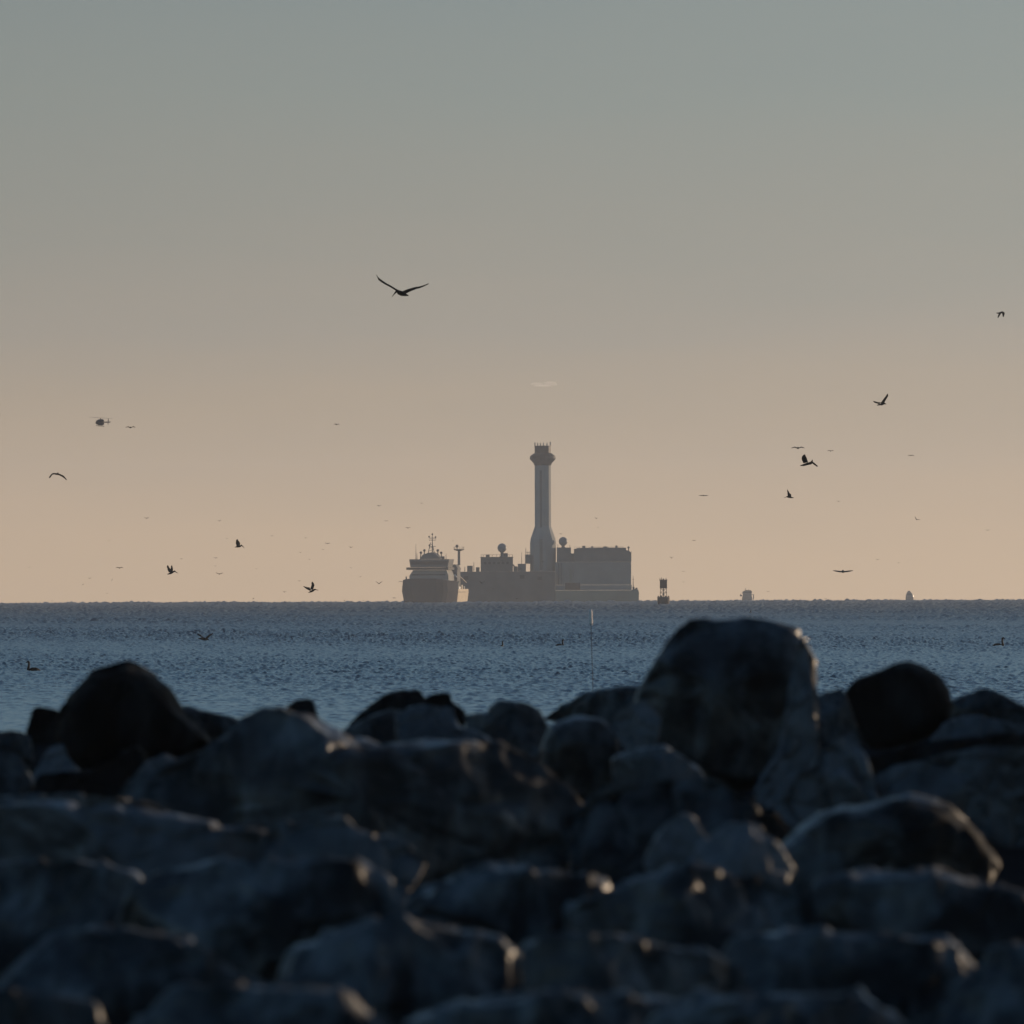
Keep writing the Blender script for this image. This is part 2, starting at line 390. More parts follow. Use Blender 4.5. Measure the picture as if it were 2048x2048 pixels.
ROCKS = [
 # (outline, distance, label, thickness, facets)
 ([(123,1505),(111,1472),(121,1418),(146,1383),(185,1341),(222,1331),(258,1321),(299,1341),(340,1377),(355,1403),(372,1428),(402,1457),(424,1484),(394,1508),(340,1530),(258,1545),(190,1545),(146,1534)],85,'tall rounded black boulder with a peaked top left of the view',.62,2),
 ([(51,1461),(63,1422),(76,1413),(113,1419),(140,1440),(135,1500),(92,1520),(51,1520)],89,'upright block half hidden behind the left side of the peaked black boulder',.5,5),
 ([(-60,1470),(0,1462),(40,1462),(62,1478),(66,1540),(0,1570),(-60,1560)],84,'low stone at the left edge beside the upright block',.5,5),
 ([(350,1425),(366,1411),(392,1415),(430,1426),(468,1436),(482,1450),(450,1490),(380,1490)],95,'low dark wedge stone sloping down right of the peaked black boulder',.6,4),
 ([(225,1592),(284,1537),(403,1501),(475,1439),(527,1408),(563,1405),(604,1428),(651,1444),(703,1465),(755,1485),(806,1493),(910,1490),(1003,1483),(1047,1505),(1083,1530),(1119,1561),(1164,1605),(1182,1650),(1140,1760),(800,1820),(400,1790),(250,1710)],68.6,'massive long slab across the left centre with a blunt peak and a sunlit right shoulder',.40,8),
 ([(575,1412),(590,1402),(618,1397),(628,1403),(637,1438),(615,1460),(580,1450)],90,'small square black block poking up behind the pitched slab peak',.7,4),
 ([(700,1450),(728,1418),(770,1388),(806,1379),(836,1381),(850,1400),(855,1445),(780,1470)],92,'dark domed stone on the skyline between the pitched slab and the pole',.6,4),
 ([(850,1398),(870,1387),(898,1385),(905,1405),(932,1425),(925,1475),(860,1465)],91,'small stepped black stone touching the right of the domed stone',.7,4),
 ([(684,1460),(742,1432),(784,1418),(802,1425),(815,1470),(770,1500),(700,1490)],84,'dark wedge stone below the domed stone with a lit tip',.6,6),
 ([(790,1430),(830,1413),(900,1412),(921,1452),(965,1468),(990,1490),(900,1515),(800,1505)],80,'paler blue grey stone above the long flat topped boulder',.6,7),
 ([(925,1432),(975,1427),(984,1413),(995,1405),(1021,1403),(1056,1408),(1078,1421),(1094,1445),(1112,1472),(1080,1520),(1000,1515),(940,1475)],86,'rounded dark stone with a lit right corner behind the long boulder',.6,6),
 ([(1080,1500),(1100,1450),(1150,1430),(1200,1436),(1232,1460),(1242,1520),(1225,1600),(1130,1610),(1085,1565)],78,'smooth black block left of the biggest boulder below the pole',.6,4),
 ([(1085,1440),(1135,1404),(1175,1383),(1232,1373),(1290,1370),(1325,1400),(1290,1460),(1180,1460)],95,'flat dark skyline stone at the foot of the pale tipped pole',.5,4),
 ([(1248,1450),(1268,1395),(1284,1365),(1309,1324),(1333,1285),(1361,1252),(1382,1242),(1439,1241),(1490,1236),(1537,1239),(1599,1256),(1606,1272),(1620,1288),(1630,1314),(1634,1368),(1636,1420),(1632,1500),(1560,1560),(1480,1585),(1413,1570),(1335,1510)],80,'biggest boulder of all, tall with a flat top reaching almost to the horizon',.45,10),
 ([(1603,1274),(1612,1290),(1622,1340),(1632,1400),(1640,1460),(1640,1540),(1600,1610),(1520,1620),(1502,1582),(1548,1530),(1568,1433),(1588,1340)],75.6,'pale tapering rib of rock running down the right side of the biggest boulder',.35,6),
 ([(1636,1505),(1680,1480),(1704,1471),(1722,1497),(1742,1535),(1763,1597),(1720,1650),(1600,1660),(1555,1620),(1590,1560)],72.5,'ridged stone with bright sunlit spots at the base of the pale rib',.5,9),
 ([(1622,1402),(1650,1385),(1684,1377),(1700,1405),(1715,1450),(1726,1485),(1680,1500),(1635,1475)],82,'small stone with a lit top wedged right of the biggest boulder',.6,6),
 ([(1690,1385),(1713,1358),(1756,1343),(1796,1326),(1820,1323),(1850,1334),(1880,1352),(1898,1378),(1904,1406),(1900,1441),(1883,1463),(1817,1490),(1752,1500),(1725,1480),(1700,1430)],84,'smooth barrel shaped black boulder tilted right of the biggest boulder',.6,3),
 ([(1880,1420),(1904,1403),(1933,1389),(1959,1380),(1985,1381),(2015,1394),(2070,1420),(2080,1470),(1900,1470)],92,'low domed stone at the right edge behind the barrel shaped boulder',.55,5),
 ([(1850,1490),(1895,1442),(1960,1433),(2020,1448),(2090,1455),(2090,1520),(1960,1545),(1830,1520)],83,'flat ledge stone below the low domed stone at the right edge',.5,6),
 ([(1730,1520),(1820,1492),(1900,1478),(2060,1466),(2090,1540),(2000,1580),(1800,1580),(1740,1560)],79,'dark ledge lying under the barrel shaped boulder',.5,6),
 ([(1755,1560),(1796,1535),(1882,1511),(1948,1497),(1992,1494),(2070,1500),(2100,1600),(2050,1700),(1900,1670),(1780,1610)],74,'broad sloping blue grey slab at the lower right edge',.5,8),
 ([(1550,1700),(1640,1622),(1739,1601),(1806,1584),(1861,1594),(1904,1609),(1937,1643),(1962,1672),(2000,1730),(1950,1800),(1700,1830),(1560,1780)],64,'big rounded boulder at lower right with a long sunlit rim',.5,4),
 ([(1120,1650),(1200,1587),(1290,1567),(1374,1561),(1439,1564),(1476,1580),(1517,1611),(1556,1642),(1590,1690),(1540,1780),(1300,1810),(1150,1750)],66,'wide dark boulder directly under the biggest boulder',.5,7),
 ([(1285,1730),(1304,1681),(1336,1646),(1366,1627),(1388,1635),(1405,1663),(1440,1700),(1420,1770),(1320,1780)],58,'small pointed stone with a bright lit side at bottom centre right',.6,7),
 ([(1370,1730),(1400,1682),(1450,1649),(1490,1637),(1525,1650),(1560,1685),(1590,1740),(1540,1800),(1420,1805)],56,'curved pale edged stone right of the small pointed stone',.6,6),
 ([(-70,1605),(33,1592),(130,1588),(200,1594),(300,1607),(345,1640),(250,1690),(0,1690)],66,'flat slab lying below the peaked black boulder at lower left',.6,6),
 ([(-90,1625),(30,1613),(133,1611),(237,1618),(351,1634),(444,1650),(527,1661),(556,1683),(600,1760),(500,1840),(200,1840),(-90,1810)],60,'long low slab with a pale top edge in the lower left corner',.5,6),
 ([(515,1690),(540,1649),(566,1640),(624,1637),(690,1634),(706,1648),(731,1664),(800,1678),(855,1725),(800,1810),(600,1810),(500,1760)],58,'low stone with a lit knob at the bottom left of centre',.55,8),
 ([(66,1560),(80,1520),(98,1497),(122,1488),(142,1520),(162,1548),(120,1590),(75,1590)],80,'small pale blue stone under the left flank of the peaked boulder',.6,6),
 ([(55,1600),(75,1552),(130,1545),(200,1540),(250,1500),(275,1494),(291,1505),(286,1545),(240,1590),(200,1620),(100,1620)],76,'dark hooked stone lying under the peaked black boulder',.6,6),
 ([(-60,1505),(20,1498),(36,1510),(48,1532),(64,1560),(72,1610),(-60,1630)],78,'stone with a lit edge cut by the left side of the view',.6,6),
 ([(235,1600),(272,1546),(299,1519),(330,1510),(350,1518),(364,1545),(340,1610),(270,1630)],74.5,'small stone with one bright sun glint left of the pitched slab',.6,7),
 ([(1215,1450),(1245,1415),(1290,1400),(1322,1440),(1312,1490),(1255,1500)],77,'small pale cornered stone against the left foot of the biggest boulder',.6,7),
 ([(1225,1520),(1270,1500),(1330,1490),(1400,1540),(1422,1595),(1330,1620),(1235,1605)],73,'grey sloping stone in front of the left foot of the biggest boulder',.6,7),
]
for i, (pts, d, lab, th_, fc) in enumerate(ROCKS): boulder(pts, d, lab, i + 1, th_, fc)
# nearer rows of the same heap, carried on below
rr_ = random.Random(11)
NEAR = [  # centre x, top y, width, height, lean, distance, label
 (60,1735,430,230,-.06,55.5,'long blunt dark block at the far left of the near stones'),
 (560,1722,520,240,.07,54.0,'wide low wedge stone in the near heap left of centre'),
 (1010,1712,430,250,-.05,54.8,'wide cracked block near the bottom centre of the heap'),
 (1440,1735,470,230,.08,54.0,'broad angular block below the curved pale edged stone'),
 (1870,1730,430,260,-.07,54.6,'broad block at the right of the near heap'),
 (250,1860,560,260,.05,48.4,'large flat faced slab in the near heap at lower left'),
 (800,1850,480,280,-.10,48.8,'big pitched slab near the bottom centre'),
 (1270,1868,420,250,.06,47.8,'low dark block right of the big pitched bottom slab'),
 (1700,1850,520,280,-.06,48.6,'massive square shouldered block at lower right of the heap'),
 (2060,1870,330,260,.1,47.6,'slanting block cut by the right edge in the near heap'),
 (10,1990,460,260,-.06,43.4,'nearest broad slab in the bottom left corner'),
 (530,1985,560,260,.06,43.0,'nearest tilted slab at bottom left of centre'),
 (1070,1975,500,280,-.05,43.6,'nearest wide slab at bottom centre'),
 (1580,1990,540,260,.07,43.0,'nearest sloping slab at bottom right of centre'),
 (2020,1978,420,280,-.08,43.4,'nearest slab in the bottom right corner'),
]
for i, (cx, ty, w2, h2, lean, d, lab) in enumerate(NEAR):
    nn_ = rr_.choice([6, 7, 8, 9]); pts = []; a0 = rr_.uniform(0, 1)
    w2 *= 1.22; h2 *= 1.25; cy = ty + h2 * .5
    for q in range(nn_):
        a = 2 * math.pi * (q + a0 + rr_.uniform(-.28, .28)) / nn_; r_ = rr_.uniform(.86, 1.10)
        x_ = w2 * .5 * r_ * math.copysign(abs(math.cos(a)) ** .8, math.cos(a)); y_ = -h2 * .5 * r_ * math.copysign(abs(math.sin(a)) ** .8, math.sin(a))
        pts.append((cx + x_ * math.cos(lean) - y_ * math.sin(lean), cy + x_ * math.sin(lean) + y_ * math.cos(lean)))
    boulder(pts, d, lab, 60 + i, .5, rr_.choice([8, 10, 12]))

# ------------------------------------------------------------------ marker stake in the water behind the rocks
d = 300; b0 = P(1187, 1470, d); t0 = P(1182, 1250, d); t1 = P(1181, 1219, d)
root = empty('marker_stake', b0); tag(root, 'thin leaning stake with a pale top, standing in water behind the rocks', 'stake')
up = t0 - b0
MB().tube([(0, 0, -2.5), (0, 0, 0), up * .5 + Vector((.012, 0, 0)), up], [.009, .009, .008, .008], 10).build('stake_shaft', M['stake'], root, True)
MB().tube([up + Vector((0, 0, .002)), up + Vector((0, 0, .06)), t1 - b0 - Vector((0, 0, .06)), t1 - b0], [.035, .046, .046, .03], 14).build('stake_top', M['stake_top'], root, True)

# ------------------------------------------------------------------ tower ship
DS = 5175.0; K = DS / FPX
o0 = P(1095, 1205, DS)
def sx(px): return (px - 1095) * K
def sz(py): return (1205 - py) * K
def ship_box(name, x0, x1, y0, y1, d0, d1, m, parent, cap=None):
    b = MB().box(sx(x0), sx(x1), d0, d1, sz(y1), sz(y0)); return b.build(name, M[m], parent)
ts = empty('tower_ship', o0); tag(ts, 'long grey ship on the horizon carrying one tall tower and two white domes', 'ship')
MB().prism([(sx(921), -4), (sx(921), sz(1143)), (sx(1110), sz(1143)), (sx(1110), -4)], -13, 13).build('hull', M['hull'], ts)
MB().prism([(sx(1110.3), -4), (sx(1110.3), sz(1181)), (sx(1262), sz(1181)), (sx(1270), sz(1178)), (sx(1276), sz(1180)), (sx(1277.5), sz(1186)), (sx(1276), -4)], -12.4, 12.4).build('stern_hull', M['hull_far'], ts)
bh = MB().box(sx(961.7), sx(1026), -9, 9, sz(1142.8), sz(1115)); bh.box(sx(961), sx(1026.8), -9.4, 9.4, sz(1115), sz(1113.6)); bh.build('deck_house', M['hull'], ts)
for i in range(6): MB().box(sx(968 + i * 9), sx(973 + i * 9), -9.06, -8.9, sz(1128), sz(1123.5)).build('window', M['glass'], ts)
for (x0, x1, y0) in ((934.6, 945.5, 1131), (952, 959.3, 1134)): MB().box(sx(x0), sx(x1), -3, 3, sz(1142.8), sz(y0)).build('vent_box', M['hull'], ts)
MB().box(sx(972), sx(979.5), -2, 2, sz(1113.5), sz(1108.7)).build('vent_box', M['hull'], ts)
MB().box(sx(1006), sx(1016), -2, 2, sz(1113.5), sz(1106)).build('vent_box', M['hull'], ts)
MB().box(sx(1027), sx(1035.4), -7, 7, sz(1142.8), sz(1132.5)).build('deck_house', M['grey'], ts)
MB().box(sx(1035.7), sx(1052), -8, 8, sz(1142.8), sz(1127.5)).build('deck_house', M['grey'], ts)
MB().box(sx(1050.5), sx(1061), -6, 6, sz(1127.3), sz(1109)).build('deck_house', M['hull'], ts)
r1 = MB()
for x in (962.5, 967, 985, 993, 1000, 1019, 1025.5): r1.tube([(sx(x), -8.8, sz(1113.6)), (sx(x), -8.8, sz(1109.3))], .09, 5)
r1.tube([(sx(962.5), -8.8, sz(1109.3)), (sx(1025.5), -8.8, sz(1109.3))], .08, 5); r1.build('railing', M['mast'], ts)
MB().tube([(sx(1043.5), 0, sz(1127.5)), (sx(1043.5), 0, sz(1104))], [.14, .06], 6).build('antenna', M['mast'], ts)
r2 = MB()
for x in (1052, 1055, 1058.5): r2.tube([(sx(x), -5.8, sz(1109)), (sx(x), -5.8, sz(1103 if x > 1053 else 1096))], .12, 5)
r2.tube([(sx(1051), -5.8, sz(1105)), (sx(1060), -5.8, sz(1105))], .08, 5); r2.build('railing', M['mast'], ts)
# tower
def R_(px): return px * K
tw = MB().lathe([(R_(26.8), sz(1142.8)), (R_(26.7), sz(1084)), (R_(25.5), sz(1077)), (R_(21.5), sz(1066)), (R_(17.6), sz(1055)), (R_(16.8), sz(1052)), (R_(16.7), sz(931))], (sx(1086.3), 0, 0), 12).build('tower', M['tower'], ts)
MB().box(sx(1079.5), sx(1085.5), -R_(26.9), -R_(14), sz(1140), sz(1078)).build('cable_duct', M['grey'], tw)
MB().box(sx(1080), sx(1084.5), -R_(16.9), -R_(14), sz(1077.5), sz(941)).build('cable_duct', M['grey'], tw)
MB().lathe([(R_(16.9), sz(930.8)), (R_(19), sz(926)), (R_(26), sz(918.5)), (R_(26.6), sz(916)), (R_(25.5), sz(912)), (R_(20), sz(908)), (R_(17), sz(906.2))], (sx(1086.3), 0, 0), 16).build('collar', M['dark'], tw)
MB().lathe([(R_(16.7), sz(906)), (R_(16.7), sz(892.6)), (R_(17.1), sz(892.4)), (R_(17.1), sz(891.4))], (sx(1086.3), 0, 0), 12).build('tower_cap', M['dark'], tw)
for i, (x, t_) in enumerate(((1071, 884), (1076.5, 885), (1082, 885), (1088, 885), (1095, 885), (1101.5, 883))):
    MB().tube([(sx(x), (-1) ** i * 1.2, sz(891.4)), (sx(x), (-1) ** i * 1.2, sz(t_ + 3)), (sx(x), (-1) ** i * 1.2, sz(t_))], [.24, .30, .10], 6).build('antenna', M['grey2'], tw)
def radome(px, py, rp, base_y):
    b = MB().ball((sx(px), -2, sz(py)), R_(rp), 28, 18).build('radome', M['dome'], ts, True)
    MB().lathe([(R_(4.5), sz(base_y)), (R_(3.2), sz(base_y) + .6), (R_(3.4), sz(py) - R_(rp) * .85)], (sx(px), -2, 0), 12).build('pedestal', M['grey'], b)
radome(1004.4, 1095.6, 9.2, 1113.5); radome(1126.6, 1083, 8.9, 1095.5)
# right hand houses
ub = MB().box(sx(1114), sx(1142), -9, 9, sz(1124), sz(1095.3)); ub.build('deck_house', M['grey'], ts)
MB().box(sx(1110.5), sx(1147), -9.6, 9.6, sz(1170), sz(1124.3)).build('deck_house', M['grey2'], ts)
MB().box(sx(1142.3), sx(1148.2), -7, 7, sz(1124), sz(1107)).build('deck_house', M['grey'], ts)
hb = MB().prism([(sx(1148.4), sz(1124)), (sx(1148.4), sz(1098)), (sx(1152), sz(1098)), (sx(1154), sz(1096.4)), (sx(1200), sz(1095.6)), (sx(1252), sz(1096)), (sx(1252), sz(1101)), (sx(1258), sz(1102)), (sx(1262), sz(1106)), (sx(1262), sz(1124))], -10.6, 10.6)
hb.build('hangar_top', M['grey'], ts)
hg = MB().box(sx(1147.2), sx(1262), -10.3, 10.3, sz(1170), sz(1124.3))
for x in np.linspace(1153, 1257, 14): hg.box(sx(x), sx(x + 1.1), -10.5, -10.31, sz(1169), sz(1125))
hg.box(sx(1148), sx(1261.5), -10.65, -10.52, sz(1146.5), sz(1145)); hg.build('hangar', M['grey2'], ts)
for x, w2, h2 in ((1165, 6, 3.2), (1183, 3, 2.2), (1207, 8, 1.8), (1231, 4, 3.6)): MB().box(sx(x), sx(x + w2), -4, 2, sz(1096.2), sz(1095 - h2)).build('vent_box', M['grey'], ts)
for x, h2 in ((1116, 1089), (1140, 1090), (948, 1124), (930, 1133)): MB().tube([(sx(x), -6, sz(1142)), (sx(x), -6, sz(h2))], [.22, .1], 6).build('antenna', M['mast'], ts)
MB().tube([(sx(1029), -7.3, sz(1132.5)), (sx(1024), -7.3, sz(1127)), (sx(1018), -7.3, sz(1126.5))], .35, 6).build('deck_crane', M['hull'], ts)
for x, y1_ in ((928, 1152), (1040, 1150), (1075, 1153)): MB().box(sx(x), sx(x + 9), -13.5, -13.02, sz(y1_ + 7), sz(y1_)).build('hull_opening', M['dark'], ts)
for x in (1117, 1123): MB().tube([(sx(x), -9.9, sz(1170)), (sx(x), -9.9, sz(1126))], .3, 6).build('pipe', M['grey'], ts)
MB().box(sx(1110.5), sx(1263), -10.3, 10.3, sz(1180.7), sz(1170.3)).build('deck', M['grey2'], ts)
MB().box(sx(1130), sx(1160), -10.7, -10.32, sz(1180), sz(1166)).build('hull_opening', M['dark'], ts)
MB().box(sx(1139), sx(1144), -9.9, -9.62, sz(1164), sz(1139)).build('ladder', M['hull_far'], ts)
r3 = MB()
for x in np.linspace(1149, 1246, 11): r3.tube([(sx(x), -10, sz(1096.2)), (sx(x), -10, sz(1094.2))], .07, 5)
r3.tube([(sx(1149), -10, sz(1094.4)), (sx(1246), -10, sz(1094.4))], .06, 5); r3.build('railing', M['mast'], ts)
MB().ball((sx(1257.4), 0, sz(1095.5)), R_(2.4), 12, 8).tube([(sx(1257.4), 0, sz(1102)), (sx(1257.4), 0, sz(1096))], .25, 6).build('lamp_housing', M['mast'], ts)
MB().tube([(sx(1262.6), 0, sz(1124)), (sx(1262.6), 0, sz(1103))], .12, 6).build('antenna', M['mast'], ts)
MB().tube([(sx(1266.5), 0, sz(1180)), (sx(1266.5), 0, sz(1152))], [.3, .08], 6).tube([(sx(1264.5), 0, sz(1159)), (sx(1268.5), 0, sz(1159))], .1, 5).build('flag_staff', M['mast'], ts)
MB().box(sx(1265), sx(1269), -1.5, 1.5, sz(1180), sz(1174)).box(sx(1271), sx(1275), -1.2, 1.2, sz(1180), sz(1176)).build('winch', M['mast'], ts)

# ------------------------------------------------------------------ supply vessel, seen over its bow
DV = 5000.0; KV = DV / FPX
v0 = P(870, 1205, DV)
sv_ = empty('supply_vessel', v0, -math.radians(8))
tag(sv_, 'dark supply ship with a lattice mast seen bow on in front of the tower ship', 'ship')
def vz(py): return (1205 - py) * KV
st_ = []          # stations along the hull: y (bow is negative), half breadth at keel, waterline, knuckle, deck; deck height
for y, kb, wb, nb, db, dh in ((-35, 2.5, 4.6, 5.8, 5.6, 10.9), (-33.8, 5.5, 7.8, 8.9, 8.5, 10.6), (-31, 7.5, 9.5, 10.5, 10.0, 10.2), (-23, 7, 9.0, 10.9, 10.6, 9.9), (-10, 9, 9.6, 10.9, 10.6, 9.7), (2, 9.4, 9.8, 10.4, 10.3, 9.7)):
    st_.append([(-kb, y, -4), (-wb, y, 0), (-nb, y, 5.3), (-db, y, dh), (db, y, dh), (nb, y, 5.3), (wb, y, 0), (kb, y, -4)])
hm = MB(); hv = [p for s_ in st_ for p in s_]; hf = [tuple(range(8)), tuple(reversed(range(40, 48)))]
for j in range(5):
    for i in range(8): hf.append((j * 8 + i, j * 8 + (i + 1) % 8, j * 8 + 8 + (i + 1) % 8, j * 8 + 8 + i))
hm.add(hv, hf); hull = hm.build('hull', M['bow'], sv_)
ah = MB(); st2 = []
for y, kb, wb, db, dh in ((2.02, 9.2, 9.7, 10.2, 4.6), (20, 9.2, 9.7, 10.2, 4.6), (36, 8.6, 9.6, 10.2, 4.8)): st2.append([(-kb, y, -4), (-wb, y, 0), (-db, y, dh), (db, y, dh), (wb, y, 0), (kb, y, -4)])
hv = [p for s_ in st2 for p in s_]; hf = [tuple(range(6)), tuple(reversed(range(12, 18)))]
for j in range(2):
    for i in range(6): hf.append((j * 6 + i, j * 6 + (i + 1) % 6, j * 6 + 6 + (i + 1) % 6, j * 6 + 6 + i))
ah.add(hv, hf); ah.build('work_deck_hull', M['cream'], sv_)
rl = MB().box(9.7, 10.15, 2.1, 36, 4.82, 6.1).box(-10.15, -9.7, 2.1, 36, 4.82, 6.1); rl.build('bulwark', M['cream'], sv_)
for i, (y, h) in enumerate(((8, 8.6), (14, 7.2), (21, 8.0), (28, 7.4))):
    MB().box(3.5, 9.2, y, y + 3.4, 4.85, h).build('deck_cargo', M[('grey2', 'white', 'cream', 'grey2')[i]], sv_)
cr = MB().tube([(8.4, 18.5, 4.7), (8.4, 18.5, 12.4)], .45, 8).tube([(8.4, 18.5, 12.2), (9.6, 33, 9.0)], .22, 6); cr.build('deck_crane', M['cream'], sv_)
bk = MB().prism([(-8.7, 9.9), (-8.7, 12.2), (-7.0, 14.7), (8.2, 14.7), (9.1, 12.2), (9.1, 9.9)], -20, 0); bk.build('accommodation', M['grey2'], sv_)
MB().box(-7.6, 7.8, -20.1, -19.9, 12.3, 12.9).build('window', M['glass'], sv_)
MB().box(-9.9, 9.2, -21.5, -2, 14.8, 15.9).build('bridge_wing', M['dark'], sv_)
MB().prism([(-8.3, 16), (-8.9, 19.6), (9.4, 19.6), (8.7, 16)], -19.5, -4).build('bridge', M['grey'], sv_)
MB().box(-8.0, 8.4, -19.75, -19.52, 17.2, 18.7).build('window', M['glass'], sv_)
MB().prism([(-4.4, 19.7), (-3.3, 21.6), (-1.2, 22.4), (1.2, 22.8), (2.8, 21.8), (5.2, 19.7)], -16, -7).build('monkey_island', M['grey'], sv_)
ms = MB()
for s_ in (-1, 1):
    ms.tube([(s_ * 1.5, -11, 22), (s_ * .35, -11, 27.2)], .16, 6)
ms.tube([(.5, -11, 21.8), (.5, -11, 30.8)], [.3, .14], 8)
for z in (23.3, 24.6, 25.9): ms.tube([(-1.4 + (z - 22) * .2, -11, z), (1.5 - (z - 22) * .2, -11, z + .8)], .1, 5)
for z, w2 in ((25.4, 1.5), (28.3, 1.6), (29.2, 1.5)): ms.tube([(.5 - w2, -11, z), (.5 + w2, -11, z)], .13, 6)
ms.build('lattice_mast', M['mast'], sv_)
for x, z in ((-1.0, 29.9), (.5, 31), (2.0, 29.7), (-.9, 26.0)):
    MB().ball((x, -11, z), .38, 10, 7).tube([(x, -11, z - .9), (x, -11, z - .3)], .12, 6).build('mast_lamp', M['mast'], sv_)
for x, z, zb in ((-4.6, 22.6, 19.6), (-3.0, 23.6, 20.4), (3.1, 23.6, 20.9), (4.7, 22.5, 20.0)):
    MB().ball((x, -12, z), .62, 12, 9).tube([(x + .05 * x, -12, zb), (x, -12, z - .4)], [.28, .22], 8).build('satellite_dome', M['mast'], sv_, True)
for x, z in ((-6.4, 22.4), (6.9, 22.2), (-6.9, 26.5)): MB().tube([(x, -12, 19.6), (x, -12, z)], [.16, .05], 6).build('antenna', M['mast'], sv_)
MB().box(5.1, 6.2, -13, -11, 19.65, 20.9).build('searchlight', M['mast'], sv_)
MB().box(5.0, 10.4, -1, 9, 9.75, 14.6).prism([(5.0, 14.6), (5.2, 17.2), (9.4, 17.3), (10.6, 15.5), (10.6, 14.6)], -1, 9).build('funnel_house', M['grey'], sv_)
MB().tube([(9.2, -1.4, 12.6), (10.2, -1.4, 11.4)], .35, 6).build('lifeboat_davit', M['white'], sv_)
rp_ = MB().tube([(9.9, 8, 16.9), (9.9, 8, 23.7)], [.62, .55], 12); rp_.build('radar_post', M['grey'], sv_)
pf = MB().lathe([(1.0, 23.4), (2.4, 23.9), (2.4, 24.2)], (9.9, 8, 0), 14)
for i in range(10): a = i * .628; pf.tube([(9.9 + 2.3 * math.cos(a), 8 + 2.3 * math.sin(a), 24.2), (9.9 + 2.3 * math.cos(a), 8 + 2.3 * math.sin(a), 25.4)], .07, 5)
pf.build('post_platform', M['mast'], sv_)
MB().ball((9.0, 8, 25.6), .7, 12, 8).tube([(9.0, 8, 24.2), (9.0, 8, 25.2)], .2, 6).build('post_lamp', M['mast'], sv_)
MB().tube([(-8.5, -31, 10.2), (-8.5, -31, 11.8)], .3, 6).build('bow_post', M['mast'], sv_)

# ------------------------------------------------------------------ buoy
DB = 3600.0; KB = DB / FPX
by = empty('navigation_buoy', P(1327, 1207, DB)); by.scale = (KB,) * 3      # modelled in picture units, scaled to metres
tag(by, 'dark navigation buoy with a lattice tower standing on the horizon', 'buoy')
MB().lathe([(9.5, -14), (12, -6), (11.6, 0), (12.3, 7), (12.6, 11.5), (12.2, 13), (4, 13.4)], (0, 0, 0), 20).build('float', M['buoy'], by)
for i in range(8): a = i * math.pi / 4 + .3; MB().box(11 * math.cos(a) - 1.1, 11 * math.cos(a) + 1.1, 11 * math.sin(a) - 1.1, 11 * math.sin(a) + 1.1, 13.3, 14.8 + (i % 3) * .6).build('lifting_eye', M['buoy'], by)
lt = MB(); cs = [(-1, -1), (1, -1), (1, 1), (-1, 1)]
for (a, b) in cs: lt.tube([(a * 6.6, b * 6.6, 13), (a * 5.8, b * 5.8, 31)], .45, 6)
for i in range(4):
    a, b = cs[i], cs[(i + 1) % 4]
    for z0, z1 in ((13, 22), (22, 31)):
        lt.tube([(a[0] * 6.4, a[1] * 6.4, z0), (b[0] * 6, b[1] * 6, z1)], .32, 5); lt.tube([(b[0] * 6.4, b[1] * 6.4, z0), (a[0] * 6, a[1] * 6, z1)], .32, 5)
    for z in (22, 27.5): lt.tube([(a[0] * 6.1, a[1] * 6.1, z), (b[0] * 6.1, b[1] * 6.1, z)], .35, 5)
lt.tube([(0, 0, 13), (0, 0, 31)], .9, 8); lt.build('lattice_tower', M['buoy'], by)
MB().lathe([(.5, 17), (2.0, 17.4), (1.5, 20), (.6, 21.4)], (0, 0, 0), 12).build('bell', M['buoy'], by)
dm = MB().box(-7.2, 7.2, -.5, .5, 31, 47.5).box(-.5, .5, -7.2, 7.2, 31, 47.5).box(-7.4, 7.4, -7.4, 7.4, 30.2, 31); dm.box(-5.2, 5.2, -5.2, 5.2, 31, 46.5); dm.build('radar_reflector', M['buoy'], by)
for x, h in ((-7, 51), (-4, 52.5), (5.2, 51.5), (7, 48.5)): MB().tube([(x, 0, 46), (x * .98, 0, h)], [1.1, .35], 6).build('spike', M['buoy'], by)
MB().lathe([(1.6, 47.6), (1.6, 49.5), (.6, 50.2)], (0, 0, 0), 12).build('lantern', M['glass'], by)

# ------------------------------------------------------------------ two far boats, bow on
DT = 7500.0; KT = DT / FPX
tr = empty('fishing_boat', P(1494, 1204, DT)); tr.scale = (KT,) * 3
tag(tr, 'broad fishing boat with outriggers seen end on at the horizon right of the buoy', 'boat')
MB().prism([(-9, -8), (-9.6, 8), (-8.5, 11.5), (9, 11.5), (10, 8), (9.5, -8)], -22, 24).build('hull', M['hull'], tr)
MB().prism([(-8.6, 11.6), (-8.2, 17), (9, 17), (9.4, 11.6)], -12, 8).build('cabin', M['grey'], tr)
MB().prism([(-10.4, 17.1), (-8, 21.2), (-3, 23.6), (7, 23.6), (9.4, 21.5), (9.6, 17.1)], -10, 4).build('wheelhouse', M['grey'], tr)
MB().box(-7.6, 8.6, -10.3, -10.05, 18, 20.3).build('window', M['glass'], tr)
MB().tube([(-3, 0, 23.4), (-3, 0, 28)], [.7, .35], 6).build('mast', M['mast'], tr)
MB().tube([(3.6, 0, 23.4), (3.6, 0, 26)], .4, 6).build('antenna', M['mast'], tr)
MB().box(-14.2, -9.7, -3, 3, 11.5, 14.5).tube([(-9.5, 0, 12), (-13.6, 0, 16)], .5, 6).build('outrigger', M['mast'], tr)
MB().box(12.4, 14, -3, 3, 5, 15.2).tube([(9, 0, 15), (13.5, 0, 14.6)], .5, 6).tube([(9.5, 0, 6), (13, 0, 6)], .5, 6).build('outrigger', M['mast'], tr)
DY = 7600.0; KY = DY / FPX
yt = empty('motor_yacht', P(1819, 1202.5, DY)); yt.scale = (KY,) * 3
